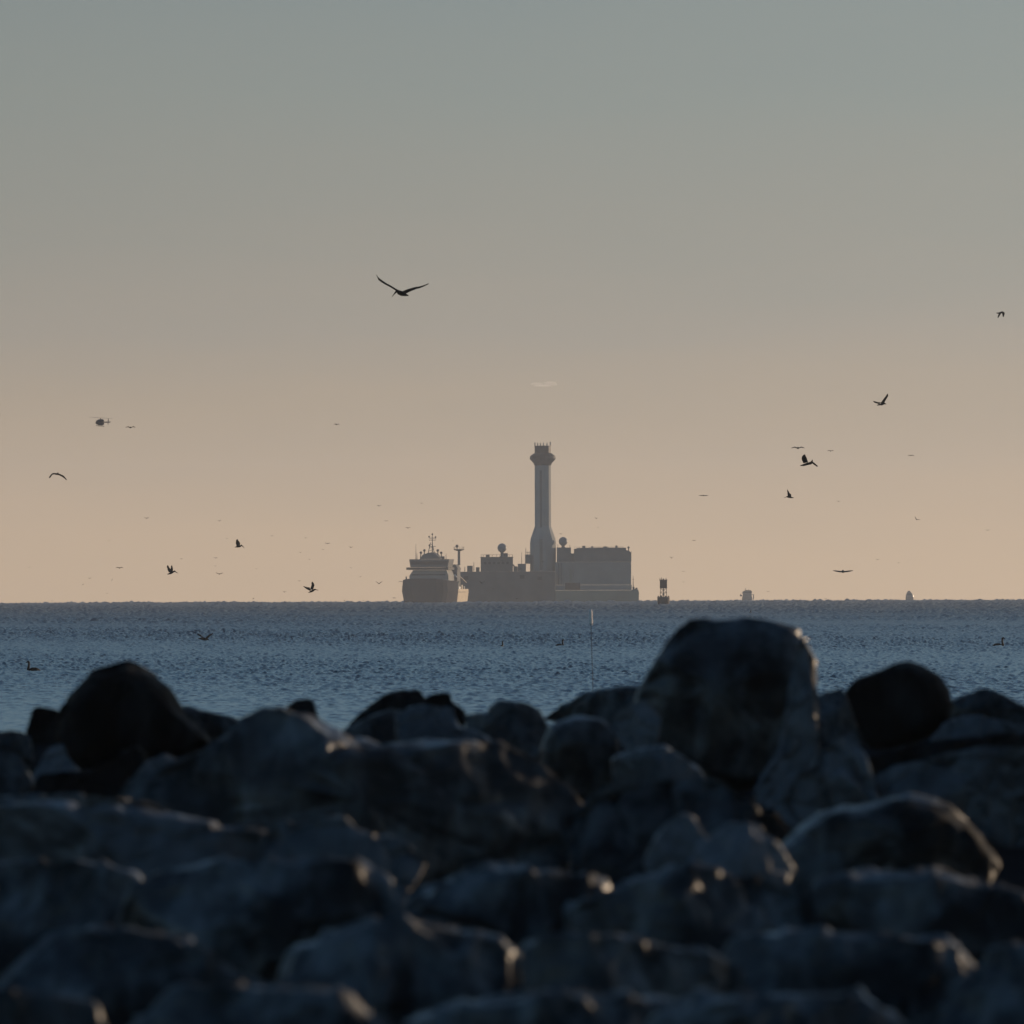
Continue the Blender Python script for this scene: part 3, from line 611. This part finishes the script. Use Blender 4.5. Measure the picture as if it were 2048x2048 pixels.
tag(yt, 'narrow rounded motor yacht with a bright sunlit side at the horizon far right', 'boat')
MB().prism([(-6.6, -6), (-7.6, 5), (-7.4, 9), (6.9, 9), (7.4, 5), (6.2, -6)], -8, 10).build('hull', M['hull'], yt)
MB().prism([(-7.2, 9.1), (-6.6, 13.5), (-5.2, 17), (4.2, 17), (5.8, 13.5), (6.7, 9.1)], -4, 12).build('cabin', M['grey'], yt)
MB().prism([(-4.9, 17.1), (-3.6, 19.6), (-1.9, 21.0), (.2, 20.6), (2.2, 19.2), (3.9, 17.1)], 0, 10).build('flybridge', M['grey'], yt)
MB().box(-5.0, 4.0, -4.25, -4.02, 13, 15.2).build('window', M['glass'], yt)
def wedge(x0, x1, y0, y1, z0, z1):
    b = MB(); b.add([(x0, y0, z0), (x1, y1, z0), (x0, y1, z0), (x0, y0, z1), (x1, y1, z1), (x0, y1, z1)], [(2, 1, 0), (3, 4, 5), (0, 1, 4, 3), (1, 2, 5, 4), (2, 0, 3, 5)]); return b
wedge(7.45, 10.6, 0, 9, 0, 5.6).build('sun_wedge', M['cream'], yt)  # added wedge, angled to catch the sun as the bright side
wedge(6.8, 8.8, 1, 7, 9.2, 11.4).build('sun_wedge_upper', M['white'], yt)  # second added wedge above, turned for the sun's highlight

# ------------------------------------------------------------------ helicopter
DH = 3000.0; KH = DH / FPX
he = empty('helicopter', P(201, 845, DH)); he.scale = (KH,) * 3
tag(he, 'dark helicopter hovering in the sky at upper left', 'helicopter')
fu = MB(); prof = [(-8.7, -3.0, 1.4), (-7.9, -2.0, 3.2), (-6.2, -.7, 4.9), (-3.0, .3, 6.1), (1.5, .5, 6.4), (5.2, .5, 5.8), (6.9, .5, 4.2), (7.5, .5, 1.6)]
fu.tube([(x, 0, z) for x, z, r in prof], [r for x, z, r in prof], 18, 1.0); fu.build('fuselage', M['heli'], he, True)
MB().tube([(6.4, 0, .6), (12, 4, .7), (18.5, 8, .9)], [1.5, 1.0, .7], 10).build('tail_boom', M['heli'], he, True)
MB().prism([(14.2, .6), (14.6, 6.8), (16, 7.6), (15.8, .6)], 5.6, 6.2).prism([(14.2, .4), (14.4, -4.4), (15.4, -4.4), (15.6, .4)], 5.6, 6.2).build('tail_fin', M['heli'], he)
MB().box(12.2, 19.6, 7.2, 8.4, .6, 1.3).build('tailplane', M['heli'], he)
tb = MB()
for a in (.5, 2.1): tb.tube([(17.6 - 3 * math.cos(a), 8.8, .9 - 3 * math.sin(a)), (17.6 + 3 * math.cos(a), 8.8, .9 + 3 * math.sin(a))], .28, 6)
tb.build('tail_rotor', M['mast'], he)
MB().lathe([(1.0, 6.0), (.8, 8.0), (.7, 9.0)], (-.2, 0, 0), 12).build('rotor_mast', M['heli'], he)
for sgn in (-1, 1):
    e = Vector((sgn * 23.0, sgn * 6, 9.2 - sgn * 1.5)); c0 = Vector((-.2, 0, 9.1)); a = c0.lerp(e, .05)
    w0 = Vector((.1, -1.0, 0)); q = MB()
    q.add([a - w0, a + w0, e + w0, e - w0, a - w0 + Vector((0, 0, .45)), a + w0 + Vector((0, 0, .45)), e + w0 + Vector((0, 0, .3)), e - w0 + Vector((0, 0, .3))],
          [(3, 2, 1, 0), (4, 5, 6, 7), (0, 1, 5, 4), (1, 2, 6, 5), (2, 3, 7, 6), (3, 0, 4, 7)]); q.build('rotor_blade', M['mast'], he)
for y in (-4, 4):
    MB().tube([(-8.8, y, -5.6), (-6, y, -6.6), (7.6, y, -7.6)], .5, 6).tube([(-3.5, y * .6, -3.2), (-3.5, y, -6.6)], .35, 6).tube([(3, y * .6, -3.2), (3, y, -7)], .35, 6).build('skid', M['mast'], he)

# ------------------------------------------------------------------ birds
def wing(b, stations, lim=None):       # stations: leading edge point, trailing edge point, thickness
    v = []; f = []
    for le, te, t in stations:
        le, te = Vector(le), Vector(te); ch = te - le
        side = Vector((0, 1, 0)) if abs(ch.y) < .8 * max(ch.length, 1e-6) else Vector((0, 0, 1))
        nn = side * (t * .5)
        m1 = le + ch * .3; v += [le, m1 + nn, le + ch * .7 + nn * .6, te, le + ch * .7 - nn * .6, m1 - nn]
    n = len(stations)
    for i in range(n - 1):
        for q in range(6): f.append((i * 6 + q, i * 6 + (q + 1) % 6, i * 6 + 6 + (q + 1) % 6, i * 6 + 6 + q))
    f.append(tuple(range(6))); f.append(tuple(reversed(range((n - 1) * 6, n * 6)))); b.add(v, f)
GRP = 'birds in flight over the sea'
def finish_bird(b, name, loc, label, m, scale=1.0, rot=None, vox=None, group=GRP):
    me = b.mesh(name)
    o = link_mesh(name, me, m, None, True); o.location = loc; o.scale = (scale,) * 3
    if rot: o.rotation_euler = rot
    if vox:                                        # melt body and wings into one continuous skin
        rm = o.modifiers.new('skin', 'REMESH'); rm.mode = 'VOXEL'; rm.voxel_size = vox
        dg = bpy.context.evaluated_depsgraph_get(); me2 = bpy.data.meshes.new_from_object(o.evaluated_get(dg))
        o.modifiers.clear(); o.data = me2
        if not me2.materials: me2.materials.append(m)
        me2.polygons.foreach_set('use_smooth', [True] * len(me2.polygons))
    tag(o, label, 'bird', group); return o
def hero(origin, zoom, centre, dist, label, body, wings, flat=.8):
    """body: (x, y, radius) along the spine, wings: lists of (le x, y, te x, y, depth), all read off an enlarged crop"""
    k_ = dist / FPX; cx, cy = centre
    def w(x, y, dep=0): return ((origin[0] + x / zoom - cx) * k_, dep * k_, -(origin[1] + y / zoom - cy) * k_)
    b = MB(); b.tube([w(x, y) for x, y, r in body], [max(r / zoom * k_, .006) for x, y, r in body], 12, flat)
    for wg in wings:
        stt = []
        for lx, ly, tx, ty, dep in wg:
            e_ = Vector((tx - lx, ty - ly)); g_ = e_.normalized() * (.8 * zoom) if e_.length > 1e-6 else Vector((0, .5 * zoom))
            lx -= g_.x; ly -= g_.y; tx += g_.x; ty += g_.y
            ch = math.hypot(tx - lx, ty - ly) / zoom * k_
            stt.append((w(lx, ly, dep), w(tx, ty, dep), max(.032, .16 * ch)))
        wing(b, stt)
    finish_bird(b, 'pelican', P(cx, cy, dist), label, M['feather'], vox=.009 * max(1, dist / 700))
hero((740,530),14.86,(803,580),480,'largest flying pelican, wings spread wide in the upper sky left of centre',
     [(1150,912,9),(1060,888,42),(950,850,76),(850,810,66),(805,768,46),(770,800,30),(712,868,15),(655,942,8)],
     [[(850,760,840,815,-2),(640,630,640,680,-9),(480,545,480,595,-14),(350,455,350,522,-18),(250,375,258,455,-22),(185,285,188,297,-25)],
      [(960,785,1010,880,2),(1130,715,1145,805,9),(1350,652,1360,710,16),(1450,642,1455,685,19),(1600,598,1600,625,23),(1740,545,1740,553,26)]])
hero((90,930),32.2,(113,950),1000,'dark pelican with wings arched downward at the far left',
     [(650,600,20),(720,595,55),(790,570,50),(840,510,30),(850,470,15)],
     [[(760,540,740,640,0),(650,530,650,600,-3),(500,535,500,610,-6),(420,600,450,680,-8),(330,720,390,760,-9),(270,830,300,845,-10)],
      [(780,540,790,630,0),(880,560,880,640,3),(1050,630,1040,720,6),(1180,690,1160,790,8),(1270,800,1240,850,10),(1380,965,1370,975,11)]])
hero((320,1110),38.64,(342,1139),1150,'small pelican with both wings raised in a V, low at left near the horizon',
     [(570,1490,25),(640,1470,40),(800,1420,75),(950,1350,75),(1050,1290,60),(1120,1250,72),(1200,1300,35),(1400,1425,14)],
     [[(970,1310,760,1350,-1),(1000,1080,800,1100,-7),(975,920,850,970,-10),(920,800,890,820,-12)],
      [(900,1310,700,1350,1),(790,1080,590,1120,7),(680,950,535,960,10),(580,780,530,830,12)]])
hero((460,1065),48.3,(478,1085),1236,'pelican with wings held straight up and bill pointing down, left of the ships',
     [(440,1410,25),(560,1400,40),(700,1380,75),(950,1350,85),(1050,1290,70),(1110,1230,82),(1190,1300,42),(1410,1530,14)],
     [[(930,1310,640,1330,-1),(960,1030,590,1050,-7),(860,850,590,850,-10),(740,690,610,720,-12)],
      [(900,1310,680,1330,1),(900,1030,640,1050,7),(800,850,620,850,10),(700,640,640,660,12)]])
hero((600,1150),32.2,(621,1173),1000,'pelican banking just above the horizon left of the ships, one wing up and one back',
     [(520,1130,15),(600,1110,28),(700,1070,60),(820,1010,75),(900,960,55),(960,930,52),(1030,950,25),(1190,985,11)],
     [[(840,920,650,960,-1),(925,640,755,650,-7),(870,520,745,560,-10),(790,430,775,440,-12)],
      [(620,800,700,1050,1),(450,795,480,940,6),(300,745,330,840,10),(200,720,205,730,13)]])
hero((380,1250),32.2,(409,1274),800,'dark bird with V shaped wings flying low over the water at left',
     [(530,860,20),(640,870,40),(800,890,75),(960,910,100),(1080,910,80),(1150,940,40),(1250,985,14)],
     [[(900,820,780,900,0),(700,640,680,740,-7),(480,560,490,640,-12)],
      [(1030,800,1130,860,0),(1240,640,1280,700,7),(1450,540,1460,575,12)]])
hero((1730,780),32.2,(1762,803),900,'bird banking with one long wing up, upper right of the tower',
     [(760,980,20),(850,960,38),(960,940,50),(1080,920,82),(1190,885,60),(1270,870,50),(1320,895,28),(1380,925,9)],
     [[(1215,850,1000,850,-1),(1335,620,1180,610,-6),(1425,480,1300,450,-9),(1475,370,1370,350,-11),(1440,250,1420,255,-13)],
      [(1020,800,920,910,1),(820,790,760,850,6),(650,735,620,795,10),(535,708,545,725,13)]])
hero((1970,610),38.64,(2001,626),1200,'dark bird with drooping wings at the right edge of the sky',
     [(880,615,28),(980,625,45),(1100,625,62),(1220,580,66),(1330,545,60),(1420,540,30)],
     [[(1290,500,1290,640,0),(1500,570,1370,690,5),(1515,680,1360,720,8),(1490,800,1385,830,10),(1440,915,1420,905,11)],
      [(1260,590,1090,610,0),(1190,720,1020,770,-6),(1090,870,975,890,-9),(985,1005,955,995,-11)]])
hero((1590,890),32.2,(1616,920),690,'larger pelican with raised broad wing and long bill at right',
     [(340,1330,30),(430,1315,40),(560,1290,72),(800,1220,80),(1000,1170,90),(1085,1110,88),(1110,1010,40),(1110,930,12)],
     [[(830,1120,540,1170,-1),(740,860,430,920,-8),(680,740,450,740,-12),(620,600,510,650,-14)],
      [(800,1120,580,1170,1),(720,860,450,920,8),(660,740,470,740,12),(600,620,520,680,14)],
      [(1130,1085,1130,1185,0),(1240,1170,1215,1245,0),(1460,1365,1440,1395,0)]])
hero((1555,970),42.9,(1577,988),1080,'small pelican facing left with one wing up, below the larger right pelican',
     [(1390,1090,20),(1300,1085,42),(1180,1080,60),(1000,1040,78),(840,1000,72),(740,1030,26),(540,1112,12)],
     [[(900,970,1190,1020,-1),(860,740,1140,790,-7),(840,560,1010,650,-10),(835,360,880,430,-13)],
      [(930,970,1170,1020,1),(900,740,1110,790,7),(870,560,990,650,10),(850,400,880,440,13)]])

def small_bird(px, py, span, label, up_=10, out_=-10, yaw=90, m='feather', d=None, roll=0, real=1.35):
    """gull: real wingspan 1.35 m, put at the distance where it appears `span` wide; up_/out_ dihedral of inner and outer wing"""
    if span < 12:
        rb = random.Random(int(px * 7 + py)); up_ = up_ * .4 + rb.uniform(8, 42); out_ = out_ * .4 + rb.uniform(-38, 18); yaw = yaw * .4 + rb.uniform(25, 85)
    span *= (1.15 if span < 15 else 1.0); d = d or min(max(real * FPX / span, 500), 2300)
    sc = span * d / FPX / 1.35
    b = MB()
    b.tube([(-.30, 0, 0), (-.20, 0, .0), (-.06, 0, 0), (.08, 0, .005), (.17, 0, .03), (.22, 0, .035), (.25, 0, .028), (.31, 0, .015)], [.03, .05, .095, .10, .065, .06, .03, .01], 10, 1.0)
    for s in (-1, 1):
        a1, a2 = math.radians(up_), math.radians(out_)
        p0 = Vector((.09, s * .04, .03)); p1 = p0 + Vector((.05, s * .28 * math.cos(a1), .28 * math.sin(a1))); p2 = p1 + Vector((-.16, s * .36 * math.cos(a2), .36 * math.sin(a2)))
        pm = p1.lerp(p2, .5) + Vector((.02, 0, .012))
        wing(b, [(p0, p0 + Vector((-.20, 0, -.10)), .05), (p1, p1 + Vector((-.17, 0, -.10)), .045), (pm, pm + Vector((-.12, 0, -.08)), .04), (p2, p2 + Vector((-.04, 0, -.03)), .025)])
    finish_bird(b, 'seabird', P(px, py, d), label, M[m], sc, (math.radians(roll), 0, math.radians(yaw)), None)
G = [
 (261,855,22,'thin winged gull just right of the helicopter',25,-20,80,'feather'),
 (1596,896,29,'wide winged gull gliding above the larger right pelican',22,-22,85,'gull'),
 (1686,1143,40,'wide flat gliding bird above the two far boats',6,2,90,'gull'),
 (1407,991,19,'flat winged gull left of the small left facing pelican',4,-4,90,'gull'),
 (1661,902,13,'small gull right of the larger pelican and its gull',25,-18,70,'feather'),
 (1822,911,13,'small arch winged gull alone toward the right edge',20,-35,90,'feather'),
 (1833,1039,13,'small tilted gull high above the motor yacht',35,30,80,'feather',30),
 (1677,1003,8,'faint speck bird between the small pelican and the tilted gull',30,10,90,'gull'),
 (1388,1081,8,'faint speck bird high between the buoy and the fishing boat',5,0,90,'gull'),
 (1343,1116,9,'dark little bird with a raised wing above the buoy',70,60,30,'feather'),
 (1367,1143,6,'faint speck bird just above and right of the buoy top',5,20,80,'gull'),
 (1367,1164,5,'faintest speck bird at mid height right of the buoy',5,0,90,'gull'),
 (1536,1183,7,'speck bird low between the fishing boat and the motor yacht',5,0,90,'gull'),
 (1651,1198,6,'tiny bird touching the horizon left of the motor yacht',40,30,60,'feather'),
 (1755,1119,7,'faint speck bird above left of the motor yacht',5,0,90,'gull'),
 (1797,1126,6,'faint speck bird nearest above the motor yacht',5,0,90,'gull'),
 (1975,1061,8,'faint flat bird at the right edge above the horizon',0,0,90,'gull'),
 (1193,1037,8,'small dark bird right of the tower, upper of a pair',10,20,70,'feather'),
 (1196,1055,5,'small dark bird right of the tower, lower of a pair',20,0,30,'feather'),
 (1122,1068,7,'small bird just above the right dome of the tower ship',40,40,60,'feather'),
 (906,1082,5,'tiny bird above the radar post left of the left dome',30,0,60,'feather'),
 (1086,1124,8,'round dark bird in front of the base of the tower',30,20,20,'feather'),
 (1005,1122,6,'dark bird in front of the deck house under the left dome',20,10,40,'feather'),
 (1039,1138,10,'dark flat bird in front of the low deck house left of the tower',10,15,60,'feather'),
 (964,1166,12,'dark V winged bird in front of the middle of the tower ship hull',40,35,80,'feather'),
 (986,1178,6,'faint bird right of and below the V winged bird on the hull',10,10,60,'gull'),
 (1034,1197,7,'dark bird low over the water in front of the ship hull',30,0,40,'feather'),
 (673,849,14,'arched gull alone in the sky halfway between helicopter and tower',30,-45,75,'feather'),
 (758,1012,10,'faint flat gull highest of those above the supply ship left side',5,-5,90,'gull'),
 (843,1007,7,'faint speck high above the supply ship mast',20,0,90,'gull'),
 (772,1042,8,'faint flat speck below the highest faint gull',0,0,90,'gull'),
 (816,1056,10,'small dark headed bird just above left of the lattice mast',5,10,90,'feather'),
 (438,1042,9,'faint speck bird above the wings up pelican',10,10,90,'gull'),
 (454,1077,5,'dot bird directly left of the wings up pelican',20,0,40,'feather'),
 (544,1072,6,'faint speck right of the wings up pelican',20,10,60,'gull'),
 (612,1076,6,'faint speck above the dark flat bird in the left middle sky',20,10,60,'gull'),
 (655,1087,10,'dark flat little bird in the sky left of the supply ship',5,15,90,'feather'),
 (646,1099,5,'dark dot bird just below the dark flat little bird',20,0,30,'feather'),
 (601,1105,6,'faint dot bird left of and below the dark flat little bird',20,20,60,'gull'),
 (702,1095,8,'dot bird right of the dark flat little bird',25,10,80,'feather'),
 (619,1119,5,'dark dot bird above the banking pelican',20,0,30,'feather'),
 (702,1136,5,'faint dot bird right of and above the banking pelican',40,10,40,'gull'),
 (513,1138,5,'faint dot alone between the V gull and the banking pelican',20,0,60,'gull'),
 (720,1154,6,'faint flat dot left of the V shaped gull by the supply ship',5,0,90,'gull'),
 (439,1148,14,'V winged gull low below the wings up pelican',25,10,90,'feather'),
 (431,1116,8,'faint flat dash bird above the low V winged gull',0,0,90,'gull'),
 (431,1132,5,'faint dot directly above the low V winged gull',20,0,60,'gull'),
 (598,1162,6,'dark dot beside the banking pelican on its upper left',10,0,60,'feather'),
 (569,1184,8,'faint tilted gull left of and below the banking pelican',20,10,70,'gull'),
 (507,1197,10,'slanting gull touching the horizon left of the banking pelican',5,5,70,'gull',-45),
 (758,1167,14,'V shaped gull low between the banking pelican and the supply ship',40,25,95,'feather'),
 (802,1163,10,'faint flat gull right beside the supply ship bow',4,-4,90,'gull'),
 (689,1201,9,'slanting gull low on the horizon right of the banking pelican',10,10,60,'gull',-60),
 (727,1201,5,'tiny gull on the horizon under the V shaped gull',60,20,60,'gull'),
 (788,1196,9,'faint flat gull low at the waterline left of the supply ship',3,-3,90,'gull'),
 (293,1037,10,'dark V winged bird alone above the left pelican with raised wings',35,20,90,'feather'),
 (218,1082,5,'faint dot below left of the lone dark V bird',20,0,50,'gull'),
 (59,1135,5,'dark dot at the far left above the horizon',20,0,50,'feather'),
 (239,1136,17,'wide M winged gull left of the raised wing pelican',30,-25,90,'feather'),
 (166,1169,7,'slanting dark speck low at left below the M winged gull',10,10,70,'feather',-40),
 (179,1157,7,'faint dash left of and below the M winged gull',5,0,90,'gull'),
 (224,1160,6,'faint slanting speck directly under the M winged gull',10,10,60,'gull',-60),
 (214,1187,5,'faintest dot above the horizon below the M winged gull',10,0,90,'gull'),
 (363,1118,6,'faint dash just above right of the raised wing pelican',5,0,90,'gull'),
 (105,1202,5,'dark dot sitting right on the horizon at far left',30,20,40,'feather'),
]
for g in G: small_bird(g[0], g[1], g[2], g[3], g[4], g[5], g[6], g[7], roll=(g[8] if len(g) > 8 else 0))

# birds resting on the water
def swimmer(px, py, length, facing, label, neck=1.0, body=1.0):
    d = on_sea(px, py); sc = 1.12 * length * d / FPX; base = P(px, py, d); base.z = dip(d) + .02
    b = MB()
    if body: b.tube([(-.56, 0, .02), (-.44, 0, .07), (-.2, 0, .12), (.1, 0, .11), (.34, 0, .04), (.42, 0, -.04)], [.015, .06, .13, .15, .10, .04], 12)
    b.tube([(.36, 0, -.03), (.40, 0, .14), (.35, 0, .34), (.34, 0, .50 * neck), (.36, 0, .62 * neck), (.41, 0, .66 * neck), (.47, 0, .64 * neck), (.60, 0, .60 * neck)], [.11, .085, .07, .065, .075, .07, .04, .012], 12)
    finish_bird(b, 'waterbird', base, label, M['wet_feather'], sc, (0, 0, math.radians(facing)), .012, 'birds resting on the water')
swimmer(67,1343.5,28,215,'long necked dark bird swimming near the left edge',.95)
swimmer(1119,1293.5,19,35,'dark bird swimming with raised neck left of the pale tipped stake',.95)
swimmer(1004,1295,16,80,'bird on the water showing only an upright neck, below the ships',.95, .35)
swimmer(1996,1294,24,20,'dark bird floating on the water at the right edge',1.0)
swimmer(1500,1227,9,60,'tiny far bird on the water above the flat top of the biggest boulder',1.0)

# ------------------------------------------------------------------ wisp of cloud beyond the haze
def cloud():
    d = 17000.0; c = P(1088, 768, d); k_ = d / FPX; b = MB(); rnd = random.Random(3)
    m = bpy.data.materials.new('cloud_vapour'); m.use_nodes = True
    n = m.node_tree.nodes; n.remove(n['Principled BSDF'])
    v = n.new('ShaderNodeVolumePrincipled'); v.inputs['Color'].default_value = (1, .97, .94, 1); v.inputs['Density'].default_value = CLOUD
    m.node_tree.links.new(v.outputs[0], n['Material Output'].inputs['Volume'])
    for x, z, rx, rz in ((-14, 1, 13, 2.4), (12, 2, 14, 3.2), (-2, -3, 20, 2.6), (18, -1, 10, 2.6), (-20, -.5, 8, 1.8)):
        q = MB().ball((0, 0, 0), 1, 20, 12)
        for i, p in enumerate(q.v):
            h = 1 + .35 * noise.noise(Vector(p) * 2.2 + Vector((x, z, 0)))
            q.v[i] = ((p[0] * rx * h + x) * k_, p[1] * rx * h * .8 * k_, (p[2] * rz * h + z) * k_)
        b.add(q.v, q.f)
    me = b.mesh('cloud'); o = link_mesh('cloud', me, m); o.location = c
    rm = o.modifiers.new('skin', 'REMESH'); rm.mode = 'VOXEL'; rm.voxel_size = .5
    dg = bpy.context.evaluated_depsgraph_get(); me2 = bpy.data.meshes.new_from_object(o.evaluated_get(dg)); o.modifiers.clear(); o.data = me2
    tag(o, 'faint pale wisp of cloud in the sky above the tower', 'cloud')
CLOUD = .02
cloud()
